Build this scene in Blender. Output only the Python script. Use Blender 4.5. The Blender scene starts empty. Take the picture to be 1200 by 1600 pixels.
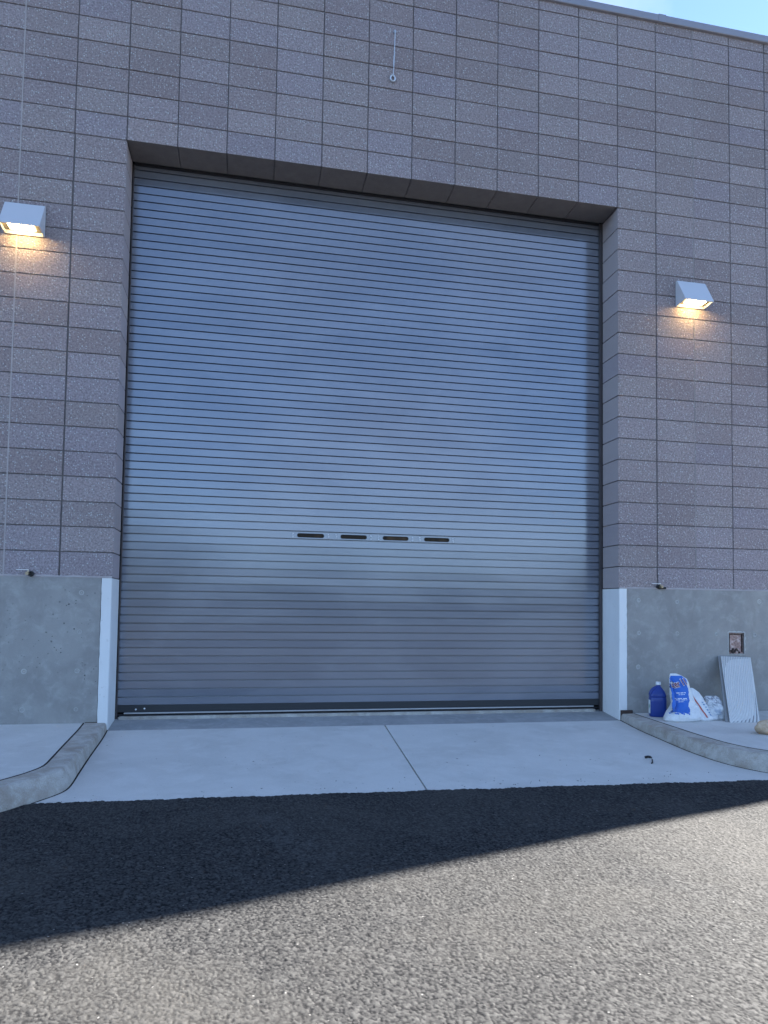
import bpy, bmesh, math, random
import numpy as np
from mathutils import Vector, Matrix
from mathutils.bvhtree import BVHTree

R = math.radians
random.seed(7)
scene = bpy.context.scene

# ------------------------------------------------------------------ camera
cam_d = bpy.data.cameras.new('camera')
cam = bpy.data.objects.new('camera', cam_d)
scene.collection.objects.link(cam)
cam.location = (1.08016, -6.13911, 1.00445)
cam.rotation_euler = (1.61997, -0.013332, -0.203993)
cam_d.sensor_fit = 'AUTO'
cam_d.sensor_width = 36.0
cam_d.lens = 36.0 * 1118.667 / 1600.0
cam_d.shift_x = -19.2 / 1600.0
cam_d.shift_y = 95.4 / 1600.0
cam_d.clip_start = 0.05
cam_d.clip_end = 3000
scene.camera = cam

# ------------------------------------------------------------------ light
SUN_EL = R(24.0)
SUN_AZ = R(16.3)            # angle of the sun from +X towards +Y
world = bpy.data.worlds.new('World')
scene.world = world
world.use_nodes = True
wn, wl = world.node_tree.nodes, world.node_tree.links
wn.clear()
w_out = wn.new('ShaderNodeOutputWorld')
w_bg = wn.new('ShaderNodeBackground')
w_bg.inputs['Strength'].default_value = 0.05
sky = wn.new('ShaderNodeTexSky')
sky.sky_type = 'NISHITA'
sky.sun_disc = False
sky.sun_elevation = SUN_EL
sky.sun_rotation = R(90) - SUN_AZ
sky.air_density = 1.0
sky.dust_density = 0.05
sky.altitude = 2500
sky.ozone_density = 2.0
tc = wn.new('ShaderNodeTexCoord')
mp = wn.new('ShaderNodeMapping')
mp.inputs['Scale'].default_value = (2.0, 2.0, 2.6)
cn = wn.new('ShaderNodeTexNoise')
cn.inputs['Scale'].default_value = 1.5
cn.inputs['Detail'].default_value = 6
cn.inputs['Roughness'].default_value = 0.55
cr = wn.new('ShaderNodeMapRange')
cr.inputs['From Min'].default_value = 0.50
cr.inputs['From Max'].default_value = 0.78
cr.inputs['To Max'].default_value = 0.6
cm = wn.new('ShaderNodeMixRGB')
cm.inputs['Color2'].default_value = (2.6, 2.85, 3.3, 1)
wl.new(tc.outputs['Generated'], mp.inputs['Vector'])
wl.new(mp.outputs['Vector'], cn.inputs['Vector'])
wl.new(cn.outputs['Fac'], cr.inputs['Value'])
wl.new(cr.outputs['Result'], cm.inputs['Fac'])
wl.new(sky.outputs['Color'], cm.inputs['Color1'])
wl.new(cm.outputs['Color'], w_bg.inputs['Color'])
wl.new(w_bg.outputs['Background'], w_out.inputs['Surface'])

sun_d = bpy.data.lights.new('sun', 'SUN')
sun_d.energy = 5.0
sun_d.angle = R(0.53)
sun_d.color = (1.0, 0.955, 0.885)
sun = bpy.data.objects.new('sun', sun_d)
scene.collection.objects.link(sun)
sdir = Vector((math.cos(SUN_EL) * math.cos(SUN_AZ), math.cos(SUN_EL) * math.sin(SUN_AZ), math.sin(SUN_EL)))
sun.rotation_euler = sdir.to_track_quat('Z', 'Y').to_euler()
sun.location = (20, 10, 20)

vs = scene.view_settings
vs.view_transform = 'Standard'
vs.look = 'None'
vs.gamma = 1.0
vs.use_curve_mapping = False
vs.exposure = 3.28

# ------------------------------------------------------------------ helpers
COL = scene.collection

def link(name, me, mats=None, parent=None, loc=None, **props):
    o = bpy.data.objects.new(name, me)
    COL.objects.link(o)
    if mats is not None and me is not None and len(me.materials) == 0:
        for m in (mats if isinstance(mats, (list, tuple)) else [mats]):
            me.materials.append(m)
    if parent is not None:
        o.parent = parent
    if loc is not None:
        o.location = loc
    for k, v in props.items():
        o[k] = v
    return o

def empty(name, loc=(0, 0, 0), **props):
    o = bpy.data.objects.new(name, None)
    COL.objects.link(o)
    o.location = loc
    o.empty_display_size = 0.1
    for k, v in props.items():
        o[k] = v
    return o

def pmesh(name, verts, faces, smooth=False, mats=None):
    me = bpy.data.meshes.new(name)
    me.from_pydata([tuple(v) for v in verts], [], faces)
    if mats is not None:
        me.polygons.foreach_set('material_index', mats)
    if smooth:
        me.polygons.foreach_set('use_smooth', [True] * len(me.polygons))
    me.update()
    return me

def bm_mesh(name, bm, smooth=False):
    bmesh.ops.recalc_face_normals(bm, faces=bm.faces)
    if smooth:
        for f in bm.faces:
            f.smooth = True
    me = bpy.data.meshes.new(name)
    bm.to_mesh(me)
    bm.free()
    return me

def bm_box(bm, x0, x1, y0, y1, z0, z1, bevel=0.0, seg=1):
    r = bmesh.ops.create_cube(bm, size=1.0)
    vs_ = r['verts']
    for v in vs_:
        v.co = Vector((x0 + (v.co.x + .5) * (x1 - x0), y0 + (v.co.y + .5) * (y1 - y0), z0 + (v.co.z + .5) * (z1 - z0)))
    if bevel > 0:
        es = list({e for v in vs_ for e in v.link_edges})
        bmesh.ops.bevel(bm, geom=es, offset=bevel, segments=seg, affect='EDGES', profile=0.5)

def box_mesh(name, *a, **k):
    bm = bmesh.new()
    bm_box(bm, *a, **k)
    return bm_mesh(name, bm)

def bm_cyl(bm, p0, p1, r0, r1=None, n=16, caps=True):
    p0, p1 = Vector(p0), Vector(p1)
    r1 = r0 if r1 is None else r1
    d = p1 - p0
    q = d.to_track_quat('Z', 'Y').to_matrix()
    a, b = [], []
    for i in range(n):
        t = 2 * math.pi * i / n
        u = q @ Vector((math.cos(t), math.sin(t), 0))
        a.append(bm.verts.new(p0 + u * r0))
        b.append(bm.verts.new(p1 + u * r1))
    for i in range(n):
        j = (i + 1) % n
        bm.faces.new((a[i], a[j], b[j], b[i]))
    if caps:
        bm.faces.new(list(reversed(a)))
        bm.faces.new(b)

def bm_tube(bm, pts, r, n=8, closed=False):
    pts = [Vector(p) for p in pts]
    rings = []
    N = len(pts)
    for i, p in enumerate(pts):
        if closed:
            d = pts[(i + 1) % N] - pts[i - 1]
        else:
            d = pts[min(i + 1, N - 1)] - pts[max(i - 1, 0)]
        d.normalize()
        up = Vector((0, 1, 0)) if abs(d.y) < .9 else Vector((1, 0, 0))
        a = d.cross(up).normalized()
        b = d.cross(a).normalized()
        rings.append([bm.verts.new(p + a * r * math.cos(2 * math.pi * k / n) + b * r * math.sin(2 * math.pi * k / n)) for k in range(n)])
    for i in range(N if closed else N - 1):
        A, B = rings[i], rings[(i + 1) % N]
        for k in range(n):
            bm.faces.new((A[k], A[(k + 1) % n], B[(k + 1) % n], B[k]))
    if not closed:
        bm.faces.new(rings[0])
        bm.faces.new(list(reversed(rings[-1])))

# ------------------------------------------------------------------ materials
class Mat:
    def __init__(s, name, rough=0.7, color=(.5, .5, .5), metal=0.0, spec=0.5):
        s.m = bpy.data.materials.new(name)
        s.m.use_nodes = True
        s.n, s.l = s.m.node_tree.nodes, s.m.node_tree.links
        s.b = s.n['Principled BSDF']
        s.b.inputs['Base Color'].default_value = (*color, 1)
        s.b.inputs['Roughness'].default_value = rough
        s.b.inputs['Metallic'].default_value = metal
        s.b.inputs['Specular IOR Level'].default_value = spec
        s.geo = None
    def pos(s, scale=None, obj=False):
        if obj:
            t = s.n.new('ShaderNodeTexCoord'); o = t.outputs['Object']
        else:
            if s.geo is None:
                s.geo = s.n.new('ShaderNodeNewGeometry')
            o = s.geo.outputs['Position']
        if scale is not None:
            m = s.n.new('ShaderNodeMapping'); m.inputs['Scale'].default_value = scale
            s.l.new(o, m.inputs['Vector']); o = m.outputs['Vector']
        return o
    def noise(s, scale, detail=4, rough=.55, vec=None, dist=0):
        t = s.n.new('ShaderNodeTexNoise')
        t.inputs['Scale'].default_value = scale; t.inputs['Detail'].default_value = detail
        t.inputs['Roughness'].default_value = rough; t.inputs['Distortion'].default_value = dist
        s.l.new(vec if vec is not None else s.pos(), t.inputs['Vector'])
        return t.outputs['Fac']
    def vor(s, scale, feature='F1', vec=None, out='Distance', rnd=1.0):
        t = s.n.new('ShaderNodeTexVoronoi'); t.feature = feature
        t.inputs['Scale'].default_value = scale
        t.inputs['Randomness'].default_value = rnd
        s.l.new(vec if vec is not None else s.pos(), t.inputs['Vector'])
        return t.outputs[out]
    def rng(s, v, a, b, c=0., d=1., smooth=False):
        t = s.n.new('ShaderNodeMapRange')
        if smooth: t.interpolation_type = 'SMOOTHSTEP'
        for k, x in zip(('From Min', 'From Max', 'To Min', 'To Max'), (a, b, c, d)):
            t.inputs[k].default_value = x
        s.l.new(v, t.inputs['Value'])
        return t.outputs['Result']
    def math(s, op, a, b=None):
        t = s.n.new('ShaderNodeMath'); t.operation = op
        for i, x in enumerate((a, b)):
            if x is None: continue
            if isinstance(x, (int, float)): t.inputs[i].default_value = x
            else: s.l.new(x, t.inputs[i])
        return t.outputs[0]
    def mix(s, f, a, b, mode='MIX'):
        t = s.n.new('ShaderNodeMixRGB'); t.blend_type = mode
        for k, x in zip(('Fac', 'Color1', 'Color2'), (f, a, b)):
            if isinstance(x, (int, float)): t.inputs[k].default_value = x
            elif isinstance(x, tuple): t.inputs[k].default_value = (*x, 1)
            else: s.l.new(x, t.inputs[k])
        return t.outputs['Color']
    def comb(s, v):
        t = s.n.new('ShaderNodeCombineXYZ')
        for i in range(3): s.l.new(v, t.inputs[i])
        return t.outputs[0]
    def sep(s, v):
        t = s.n.new('ShaderNodeSeparateXYZ'); s.l.new(v, t.inputs[0]); return t.outputs
    def color(s, c): s.l.new(c, s.b.inputs['Base Color'])
    def rough(s, c): s.l.new(c, s.b.inputs['Roughness'])
    def bump(s, h, dist=0.002, strength=1.0):
        t = s.n.new('ShaderNodeBump'); t.inputs['Distance'].default_value = dist; t.inputs['Strength'].default_value = strength
        s.l.new(h, t.inputs['Height']); s.l.new(t.outputs['Normal'], s.b.inputs['Normal'])
    def rand(s):
        t = s.n.new('ShaderNodeObjectInfo'); return t.outputs['Random']

def block_material(name, smooth=False):
    M = Mat(name, rough=.95, spec=.15)
    r = M.rand()
    a = (.295, .240, .238); b = (.385, .325, .322)
    base = M.mix(r, a, b)
    # some blocks run a little cooler or browner
    r2 = M.math('FRACT', M.math('MULTIPLY', r, 7.31))
    base = M.mix(M.rng(r2, .6, 1., 0., .55), base, (.32, .285, .325))
    base = M.mix(M.rng(r2, .4, 0., 0., .4), base, (.31, .27, .255))
    big = M.noise(1.3, 3)
    base = M.mix(M.rng(big, .3, .7, 0, .25), base, (.43, .39, .40))
    f1 = M.noise(62, 4, .75)
    f2 = M.vor(62, vec=None)
    speck = M.rng(f2, .45, .22, 0, 1, True)
    cell = M.sep(M.vor(62, out='Color'))[0]
    speck = M.math('MULTIPLY', speck, M.rng(cell, .5, .9))
    if smooth:
        base = M.mix(M.rng(f1, .3, .7, 0., .35), base, (.40, .385, .40))
    else:
        base = M.mix(M.rng(f1, .38, .58, .62, 0.), base, (.13, .105, .11))
        base = M.mix(M.math('MULTIPLY', speck, .55), base, (.66, .69, .69))
    M.color(base)
    h = M.math('ADD', M.math('MULTIPLY', f1, 1.2), M.math('MULTIPLY', speck, .6))
    M.bump(h, 0.0055 if not smooth else .0015, 1.0)
    return M.m

m_block = block_material('split_faced_block')
m_block_s = block_material('smooth_block_side', True)
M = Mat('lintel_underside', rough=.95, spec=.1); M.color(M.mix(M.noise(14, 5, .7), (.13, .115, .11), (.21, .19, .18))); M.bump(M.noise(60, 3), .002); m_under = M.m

M = Mat('mortar', rough=.95, spec=.1); M.color(M.mix(M.noise(60), (.10, .09, .09), (.18, .165, .165))); M.bump(M.noise(200), .002); m_mortar = M.m
M = Mat('light_sealant', rough=.8, spec=.2); M.color(M.mix(M.noise(9, 4), (.30, .27, .265), (.46, .42, .41))); m_seal = M.m
M = Mat('grey_sealant', rough=.8, spec=.2); M.color(M.mix(M.noise(3, 4), (.22, .20, .195), (.40, .37, .36))); m_seal2 = M.m

def concrete_material(name, a, b, c, scale=1.0, pits=0.0, grain=.0008, stain=None):
    M = Mat(name, rough=.85, spec=.25)
    n1 = M.noise(1.6 * scale, 5, .6, dist=.6)
    n2 = M.noise(7 * scale, 5, .65, dist=.4)
    n3 = M.noise(260, 2, .6)
    col = M.mix(M.rng(n1, .35, .65, 0, 1, True), a, b)
    col = M.mix(M.rng(n2, .45, .72, 0, .6, True), col, c)
    col = M.mix(M.rng(n3, .35, .65, 0, .16), col, (.12, .12, .12))
    h = M.math('MULTIPLY', n3, .4)
    if pits:
        v = M.vor(22); cell = M.sep(M.vor(22, out='Color'))[1]
        p = M.math('MULTIPLY', M.rng(v, .20, .13, 0, 1, True), M.rng(cell, 1 - pits, 1 - pits * .6))
        v2 = M.vor(60); cell2 = M.sep(M.vor(60, out='Color'))[0]
        p2 = M.math('MULTIPLY', M.rng(v2, .26, .18, 0, 1, True), M.rng(cell2, 1 - pits * .6, 1 - pits * .3))
        p = M.math('MAXIMUM', p, p2)
        # bug holes gather in drifts
        p = M.math('MULTIPLY', p, M.rng(M.noise(2.1, 2), .44, .58))
        if scale > 1.2: p = M.math('MULTIPLY', p, M.rng(M.sep(M.pos())[0], 1, 4, 1, .25))
        col = M.mix(M.math('MULTIPLY', p, .9), col, (.05, .05, .05))
        h = M.math('SUBTRACT', h, M.math('MULTIPLY', p, 4.0))
    if stain:
        s1 = M.noise(3.2, 6, .7, vec=M.pos((1, 1, .35)), dist=.8)
        col = M.mix(M.rng(s1, .55, .75, 0, stain), col, (.15, .135, .12))
    M.color(col)
    M.bump(h, grain * 2, 1)
    return M.m

m_conc = concrete_material('cast_concrete', (.27, .26, .25), (.33, .32, .305), (.41, .405, .39), 1.3, .17, .0012, .35)
m_slab = concrete_material('new_concrete_slab', (.55, .545, .525), (.62, .615, .595), (.67, .665, .645), .8, .03, .0006, .13)
m_thr = concrete_material('threshold_concrete', (.27, .275, .28), (.33, .335, .34), (.40, .40, .40), 2.0, 0, .0006)
m_plug = concrete_material('plug_grout', (.36, .355, .34), (.44, .435, .42), (.5, .5, .48), 3.0, 0, .001)

M = Mat('kerb_concrete', rough=.9, spec=.2)
n2 = M.noise(9, 6, .65, dist=.5); n3 = M.noise(180, 3, .6); z = M.sep(M.pos())[2]
col = M.mix(M.rng(n2, .38, .66, 0, 1, True), (.40, .37, .335), (.53, .51, .475))
v = M.vor(70); cell = M.sep(M.vor(70, out='Color'))[0]
pit = M.math('MULTIPLY', M.rng(v, .25, .12, 0, 1, True), M.rng(cell, .8, .9))
pit = M.math('MULTIPLY', pit, M.rng(M.noise(4), .45, .6))
col = M.mix(M.math('MULTIPLY', pit, .7), col, (.12, .10, .08))
col = M.mix(M.rng(M.noise(3.3, 5, .7), .5, .62, 0, .45), col, (.26, .20, .15))
col = M.mix(M.rng(n3, .4, .66, 0, .35), col, (.20, .18, .15))
M.color(col); M.bump(M.math('SUBTRACT', n3, pit), .003); m_kerb = M.m

M = Mat('asphalt', rough=.8, spec=.10)
an = M.n.new('ShaderNodeAttribute'); an.attribute_name = 'stone'
col = M.mix(M.rng(an.outputs['Fac'], 0, .95), (.011, .0113, .013), (.070, .069, .068))
col = M.mix(M.rng(M.noise(1.1, 5, .6, dist=.7), .46, .68, 0, .38), col, (.082, .078, .072))
mpn = M.n.new('ShaderNodeMapping'); mpn.vector_type = 'TEXTURE'
mpn.inputs['Location'].default_value = (1.30, -2.62, 0); mpn.inputs['Rotation'].default_value = (0, 0, R(-70)); mpn.inputs['Scale'].default_value = (.62, .13, 9)
M.l.new(M.pos(), mpn.inputs['Vector'])
ln = M.n.new('ShaderNodeVectorMath'); ln.operation = 'LENGTH'; M.l.new(mpn.outputs['Vector'], ln.inputs[0])
dust = M.math('MULTIPLY', M.rng(ln.outputs['Value'], 1.0, .2), M.rng(M.noise(11, 4, .7), .42, .62))
col = M.mix(M.math('MULTIPLY', dust, .5), col, (.10, .10, .10))
fl = M.vor(60, out='Color'); fs = M.vor(60)
fleck = M.math('MULTIPLY', M.rng(M.sep(fl)[1], .975, .985), M.rng(fs, .25, .15))
col = M.mix(M.math('MULTIPLY', fleck, .6), col, (.32, .31, .3))
M.color(col)
M.rough(M.rng(M.noise(40, 2), .3, .7, .72, .9))
M.bump(M.noise(520, 3, .7), .0012); m_asph = M.m

M = Mat('soil_bed', rough=1, color=(.03, .028, .025), spec=.05); m_bed = M.m
M = Mat('dry_ground', rough=1, spec=.05); M.color(M.mix(M.noise(.08, 6), (.03, .031, .034), (.05, .05, .052))); m_dry = M.m
M = Mat('added_hill_dark', rough=1, spec=.05); M.color(M.mix(M.noise(.03, 8, .65), (.022, .032, .038), (.045, .055, .060))); m_hill = M.m  # tone of the added hill ring, kept dark for the door reflection

# door paint: grey coil-coated steel with a soft sheen
M = Mat('grey_door_paint', rough=.2, metal=.0, spec=.5)
n = M.noise(.9, 5, .6, vec=M.pos((1, 1, 2.5)), dist=.5); st = M.noise(30, 3, .6, vec=M.pos((.35, 1, 14)))
col = M.mix(M.rng(n, .35, .68, 0, 1, True), (.195, .215, .262), (.24, .26, .308))
col = M.mix(M.rng(M.rand(), 0, 1, 0, .25), col, (.30, .31, .35))
M.color(col)
M.b.inputs['Metallic'].default_value = .42
M.rough(M.math('ADD', M.rng(n, .3, .7, .09, .16), M.rng(st, .3, .7, 0, .06)))
m_door = M.m
m_rubber = Mat('black_rubber', rough=.6, color=(.018, .018, .022), spec=.3).m
m_bar = Mat('dark_bar_paint', rough=.5, color=(.028, .03, .034), spec=.4).m
m_guide = Mat('dark_guide_steel', rough=.5, color=(.07, .06, .062), metal=.3).m
m_galv = Mat('galvanised_steel', rough=.38, color=(.55, .56, .58), metal=.8).m
m_rivet = Mat('bright_rivet', rough=.3, color=(.85, .85, .86), metal=.6).m
M = Mat('slot_glazing', rough=.25, spec=.15); M.color(M.mix(M.rng(M.noise(5, 2, .5, vec=M.pos((1, 1, .2))), .5, .7), (.022, .014, .009), (.10, .055, .025))); m_slot = M.m
m_inside = Mat('dark_interior', rough=1, color=(.02, .018, .016), spec=.05).m
M = Mat('white_guard_paint', rough=.55, spec=.3)
col = M.mix(M.rng(M.noise(2.5, 5, .6, vec=M.pos((1, 1, .5))), .4, .7), (.68, .69, .69), (.76, .77, .77))
col = M.mix(M.rng(M.noise(22, 5, .7), .62, .74, 0, .6), col, (.45, .44, .42))
M.color(col); m_white = M.m
M = Mat('coping_metal', rough=.45, metal=.35); M.color(M.mix(M.noise(3, 3, vec=M.pos((.4, 1, 1))), (.24, .235, .26), (.31, .30, .33))); m_cop = M.m
m_lamp = Mat('lamp_housing_paint', rough=.4, color=(.55, .56, .60), metal=.1).m
m_lampin = Mat('lamp_underside', rough=.4, color=(.10, .09, .08)).m
M = Mat('led_glow', rough=.3, color=(1, .8, .5)); M.b.inputs['Emission Color'].default_value = (1, .70, .29, 1); M.b.inputs['Emission Strength'].default_value = 5.5; m_led = M.m
m_brass = Mat('weathered_brass', rough=.45, color=(.42, .33, .22), metal=.8).m
m_silver = Mat('bright_lever', rough=.3, color=(.8, .8, .8), metal=.4).m
m_black = Mat('black_plastic', rough=.4, color=(.015, .015, .016)).m
M = Mat('jug_blue_plastic', rough=.32, color=(.012, .04, .23)); M.b.inputs['Subsurface Weight'].default_value = 0.0; m_jug = M.m
m_cap = Mat('white_cap_plastic', rough=.4, color=(.75, .76, .78)).m
M = Mat('jug_label_paper', rough=.6)
s_ = M.sep(M.pos(obj=True)); col = M.mix(M.rng(M.noise(14, 2, vec=M.pos(obj=True)), .56, .6), (.66, .70, .72), (.12, .30, .20))
M.color(col); m_jlabel = M.m

# ------------------------------------------------------------------ dimensions
BW, BH, BASE = .4064, .2032, 1.22
OW = 11 * BW                      # opening width 4.470
OT = BASE + 18 * BH               # lintel underside 4.878
JD = .30                          # jamb depth
XL, XR = -12.19, 12.44
TOP = 6.82
SL = .04                          # fall of the driveway and road
def gz(y): return SL * y if y > -9 else -SL * 9
def sz(y): return .06 + .01 * y   # sidewalk surface

# ------------------------------------------------------------------ ground far and near
me = box_mesh('ground', -900, 900, -900, 900, -1.2, -.62)
link('ground', me, m_dry, kind='structure')

# added unseen hill ring beyond the lot, shaped for its reflection in the door
vv, ff = [], []
N = 150
for ring, (rad, hh) in enumerate(((260, -.7), (300, 11), (360, 32), (440, 46), (560, 28), (700, -.7))):
    for i in range(N):
        a = 2 * math.pi * i / N
        h = hh
        if ring not in (0, 5):
            h = hh * (.72 + .25 * math.sin(a * 3 + 1) + .2 * math.sin(a * 7 + 2.1) + .1 * math.sin(a * 17) + .07 * math.sin(a * 31 + ring))
        vv.append((rad * math.cos(a), rad * math.sin(a), h))
for ring in range(5):
    for i in range(N):
        j = (i + 1) % N
        ff.append((ring * N + i, ring * N + j, (ring + 1) * N + j, (ring + 1) * N + i))
link('added_hills', pmesh('added_hills', vv, ff, True), m_hill, kind='structure')

# ------------------------------------------------------------------ road (asphalt) with real stone relief near the camera
def edge_y(x):
    return -1.905 - .012 * x - .006 * x * x * .45 + .006 * np.sin(x * 9.1) + .004 * np.sin(x * 23.7 + 1) + .003 * np.sin(x * 61 + 2) + .003 * np.sin(x * 141) + .0025 * np.sin(x * 263 + 3 * np.sin(x * 31)) + .003 * np.sin(x * 97 + 5 * np.sin(x * 13))
def make_road():
    rng = np.random.default_rng(3)
    x0, x1, y1 = -.15, 4.75, -4.5
    nx = int((x1 - x0) / .0036)
    xs = np.linspace(x0, x1, nx); t = np.concatenate([np.linspace(0, .22, 70, endpoint=False), np.linspace(.22, 1, 470)])
    ny = len(t)
    Xg, T = np.meshgrid(xs, t)
    E = edge_y(Xg)
    Yg = E + (y1 - E) * T
    H = np.zeros_like(Xg); CL = np.zeros_like(Xg)
    for cs, amp, kr in ((.0086, .0023, .66), (.016, .0032, .50)):
        cx = np.floor(Xg / cs).astype(np.int64); cy = np.floor(Yg / cs).astype(np.int64)
        tabx = rng.random((257, 263)); taby = rng.random((257, 263)); tabh = rng.random((257, 263)); tabr = rng.random((257, 263))
        best = np.zeros_like(Xg); bcol = np.zeros_like(Xg)
        for dx in (-1, 0, 1):
            for dy in (-1, 0, 1):
                ix = cx + dx; iy = cy + dy
                a = (ix * 7 + iy * 131 + (ix // 37) * 11) % 257; b = (iy * 3 + ix * 17 + (iy // 29) * 5) % 263
                px = (ix + tabx[a, b]) * cs; py = (iy + taby[a, b]) * cs
                r = cs * kr * (.6 + .8 * tabr[a, b])
                d2 = ((Xg - px) ** 2 + (Yg - py) ** 2) / r ** 2
                hh = amp * (.35 + .65 * tabh[a, b]) * np.minimum(np.sqrt(np.clip(1 - d2, 0, 1)), .62 + .25 * tabr[b % 257, a])
                if cs < .015: hh = hh * (tabh[b % 257, a] > .17)
                if cs > .015: hh = hh * (tabh[b % 257, a] > .82)
                bcol = np.where(hh > best, .35 + .65 * tabx[b % 257, a % 257], bcol)
                best = np.maximum(best, hh)
        CL = np.where(best > H, bcol * np.clip(best / .0012, 0, 1), CL)
        H = np.maximum(H, best)
    H += .0012 * (rng.random(H.shape) - .5)
    W_ = .003 * np.sin(Xg * 2.1 + Yg * 1.3) + .002 * np.sin(Xg * 5.3 - Yg * 3.7)
    fade = np.clip(np.minimum.reduce([(Xg - x0) / .1, (x1 - Xg) / .1, (Yg - y1) / .1]), 0, 1)
    Z = SL * Yg + .006 + (H + W_ * np.clip((E - Yg - .05) / .3, 0, 1)) * fade - .0015
    Z[0, :] -= .03                                   # edge rolls down beside the slab
    Z[1, :] -= .002
    base_v = np.stack([Xg, Yg, Z], -1).reshape(-1, 3)
    idx = np.arange(nx * ny).reshape(ny, nx)
    q = np.stack([idx[:-1, :-1], idx[1:, :-1], idx[1:, 1:], idx[:-1, 1:]], -1).reshape(-1, 4)
    # outer skirts at the same level, running out to the lot
    ex = []
    def quad(a, b, c, d):
        ex.append((a, b, c, d))
    zz = lambda y: gz(y) + .0045
    yb = -9.0
    for (xa, xb, ya, yc) in ((-40, x0, -1.93, y1), (x1, 60, -2.05, y1), (-40, x0, y1, yb), (x1, 60, y1, yb), (x0, x1, y1, yb), (-40, 60, yb, -60)):
        quad((xa, ya, zz(ya)), (xa, yc, zz(yc)), (xb, yc, zz(yc)), (xb, ya, zz(ya)))
    off = len(base_v)
    allv = np.concatenate([base_v, np.array([p for qd in ex for p in qd])])
    q2 = np.arange(off, off + 4 * len(ex)).reshape(-1, 4)
    q = np.concatenate([q, q2])
    me = bpy.data.meshes.new('road')
    me.vertices.add(len(allv)); me.vertices.foreach_set('co', allv.astype(np.float32).ravel())
    me.loops.add(q.size); me.loops.foreach_set('vertex_index', q.astype(np.int32).ravel())
    me.polygons.add(len(q)); me.polygons.foreach_set('loop_start', np.arange(0, q.size, 4, dtype=np.int32))
    me.polygons.foreach_set('loop_total', np.full(len(q), 4, dtype=np.int32))
    me.update(calc_edges=True)
    at = me.attributes.new('stone', 'FLOAT', 'POINT')
    at.data.foreach_set('value', np.concatenate([CL.ravel(), np.full(len(allv) - CL.size, .5)]).astype(np.float32))
    return me
link('road', make_road(), m_asph, kind='structure')

# ------------------------------------------------------------------ kerbs, sidewalks and driveway slabs
L_front = [(-.003, -.012), (.02, -.35), (.043, -.907), (.064, -1.3), (.079, -1.58), (.066, -1.70), (.018, -1.80), (-.06, -1.92), (-.16, -2.06), (-.48, -2.44), (-1.08, -3.0), (-2.2, -3.9), (-5, -5.5)]
L_back = [(-.172, -.012), (-.145, -.35), (-.112, -.907), (-.09, -1.25), (-.078, -1.48), (-.092, -1.585), (-.14, -1.715), (-.215, -1.85), (-.305, -2.0), (-.59, -2.37), (-1.16, -2.87), (-2.3, -3.65), (-5.1, -5.25)]
R_front = [(4.474, -.035), (4.416, -.46), (4.396, -.8), (4.378, -1.15), (4.388, -1.42), (4.425, -1.62), (4.505, -1.79), (4.63, -1.93), (4.80, -2.04), (5.15, -2.17), (5.7, -2.23), (14, -2.25)]
R_back = [(4.600, -.035), (4.576, -.46), (4.558, -.8), (4.545, -1.12), (4.553, -1.36), (4.583, -1.53), (4.645, -1.67), (4.745, -1.79), (4.88, -1.89), (5.18, -2.01), (5.7, -2.07), (14, -2.09)]

def dens(L, n=5):
    out = []
    for i in range(len(L) - 1):
        p0 = L[max(i - 1, 0)]; p1 = L[i]; p2 = L[i + 1]; p3 = L[min(i + 2, len(L) - 1)]
        for k in range(n):
            t = k / n
            f = lambda a, b, c, d: .5 * ((2 * b) + (-a + c) * t + (2 * a - 5 * b + 4 * c - d) * t * t + (-a + 3 * b - 3 * c + d) * t ** 3)
            out.append((f(p0[0], p1[0], p2[0], p3[0]), f(p0[1], p1[1], p2[1], p3[1])))
    out.append(L[-1])
    return out

def kerb_mesh(F, B, flip):
    F, B = dens(F), dens(B)
    rings = []
    for k, (f, b) in enumerate(zip(F, B)):
        f, b = Vector(f), Vector(b)
        d = (b - f)
        zt = lambda p: sz(p.y)
        rg = random.Random(k)
        j = lambda s: rg.uniform(-s, s)
        prof = []
        zf = gz(f.y) - .08
        prof.append((f, zf))
        top = zt(f)
        lean = .006 + max(0, min(.032, (-f.y - .9) * .05))
        zb = gz(f.y) + .002
        prof.append((f, zb))
        p = f + d.normalized() * lean * .55
        prof.append((p, zb + (top - zb) * .62 + j(.0012)))
        p = f + d.normalized() * (lean + .003)
        prof.append((p, top - .010 + j(.0012)))
        p = f + d.normalized() * (lean + .008)
        prof.append((p, top - .003 + j(.001)))
        p = f + d.normalized() * (lean + .016)
        prof.append((p, top + j(.0008)))
        prof.append((b, zt(b)))
        prof.append((b, zt(b) - .12))
        rings.append([(q.x, q.y, z_) for q, z_ in prof])
    n = len(rings[0])
    vv = [p for r in rings for p in r]
    ff = []
    for i in range(len(rings) - 1):
        for k in range(n - 1):
            a, b, c, d = i * n + k, i * n + k + 1, (i + 1) * n + k + 1, (i + 1) * n + k
            ff.append((a, b, c, d) if not flip else (d, c, b, a))
    ff.append(tuple(range(n)) if flip else tuple(reversed(range(n))))
    me = pmesh('kerb', vv, ff, True)
    me.set_sharp_from_angle(angle=R(28))
    return me
kl = link('kerb', kerb_mesh(L_front, L_back, False), m_kerb, kind='structure')
kr = link('kerb', kerb_mesh(R_front, R_back, True), m_kerb, kind='structure')
m_rust = Mat('rusty_gap_steel', rough=.8, color=(.05, .032, .026)).m
link('joint_filler', box_mesh('joint_filler', 4.480, 4.597, -.0335, -.0115, -.03, .090, bevel=.003), m_rust, kr)
link('joint_filler', box_mesh('joint_filler', -.170, -.012, -.0118, -.0095, -.03, .066), m_rust, kl)

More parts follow.
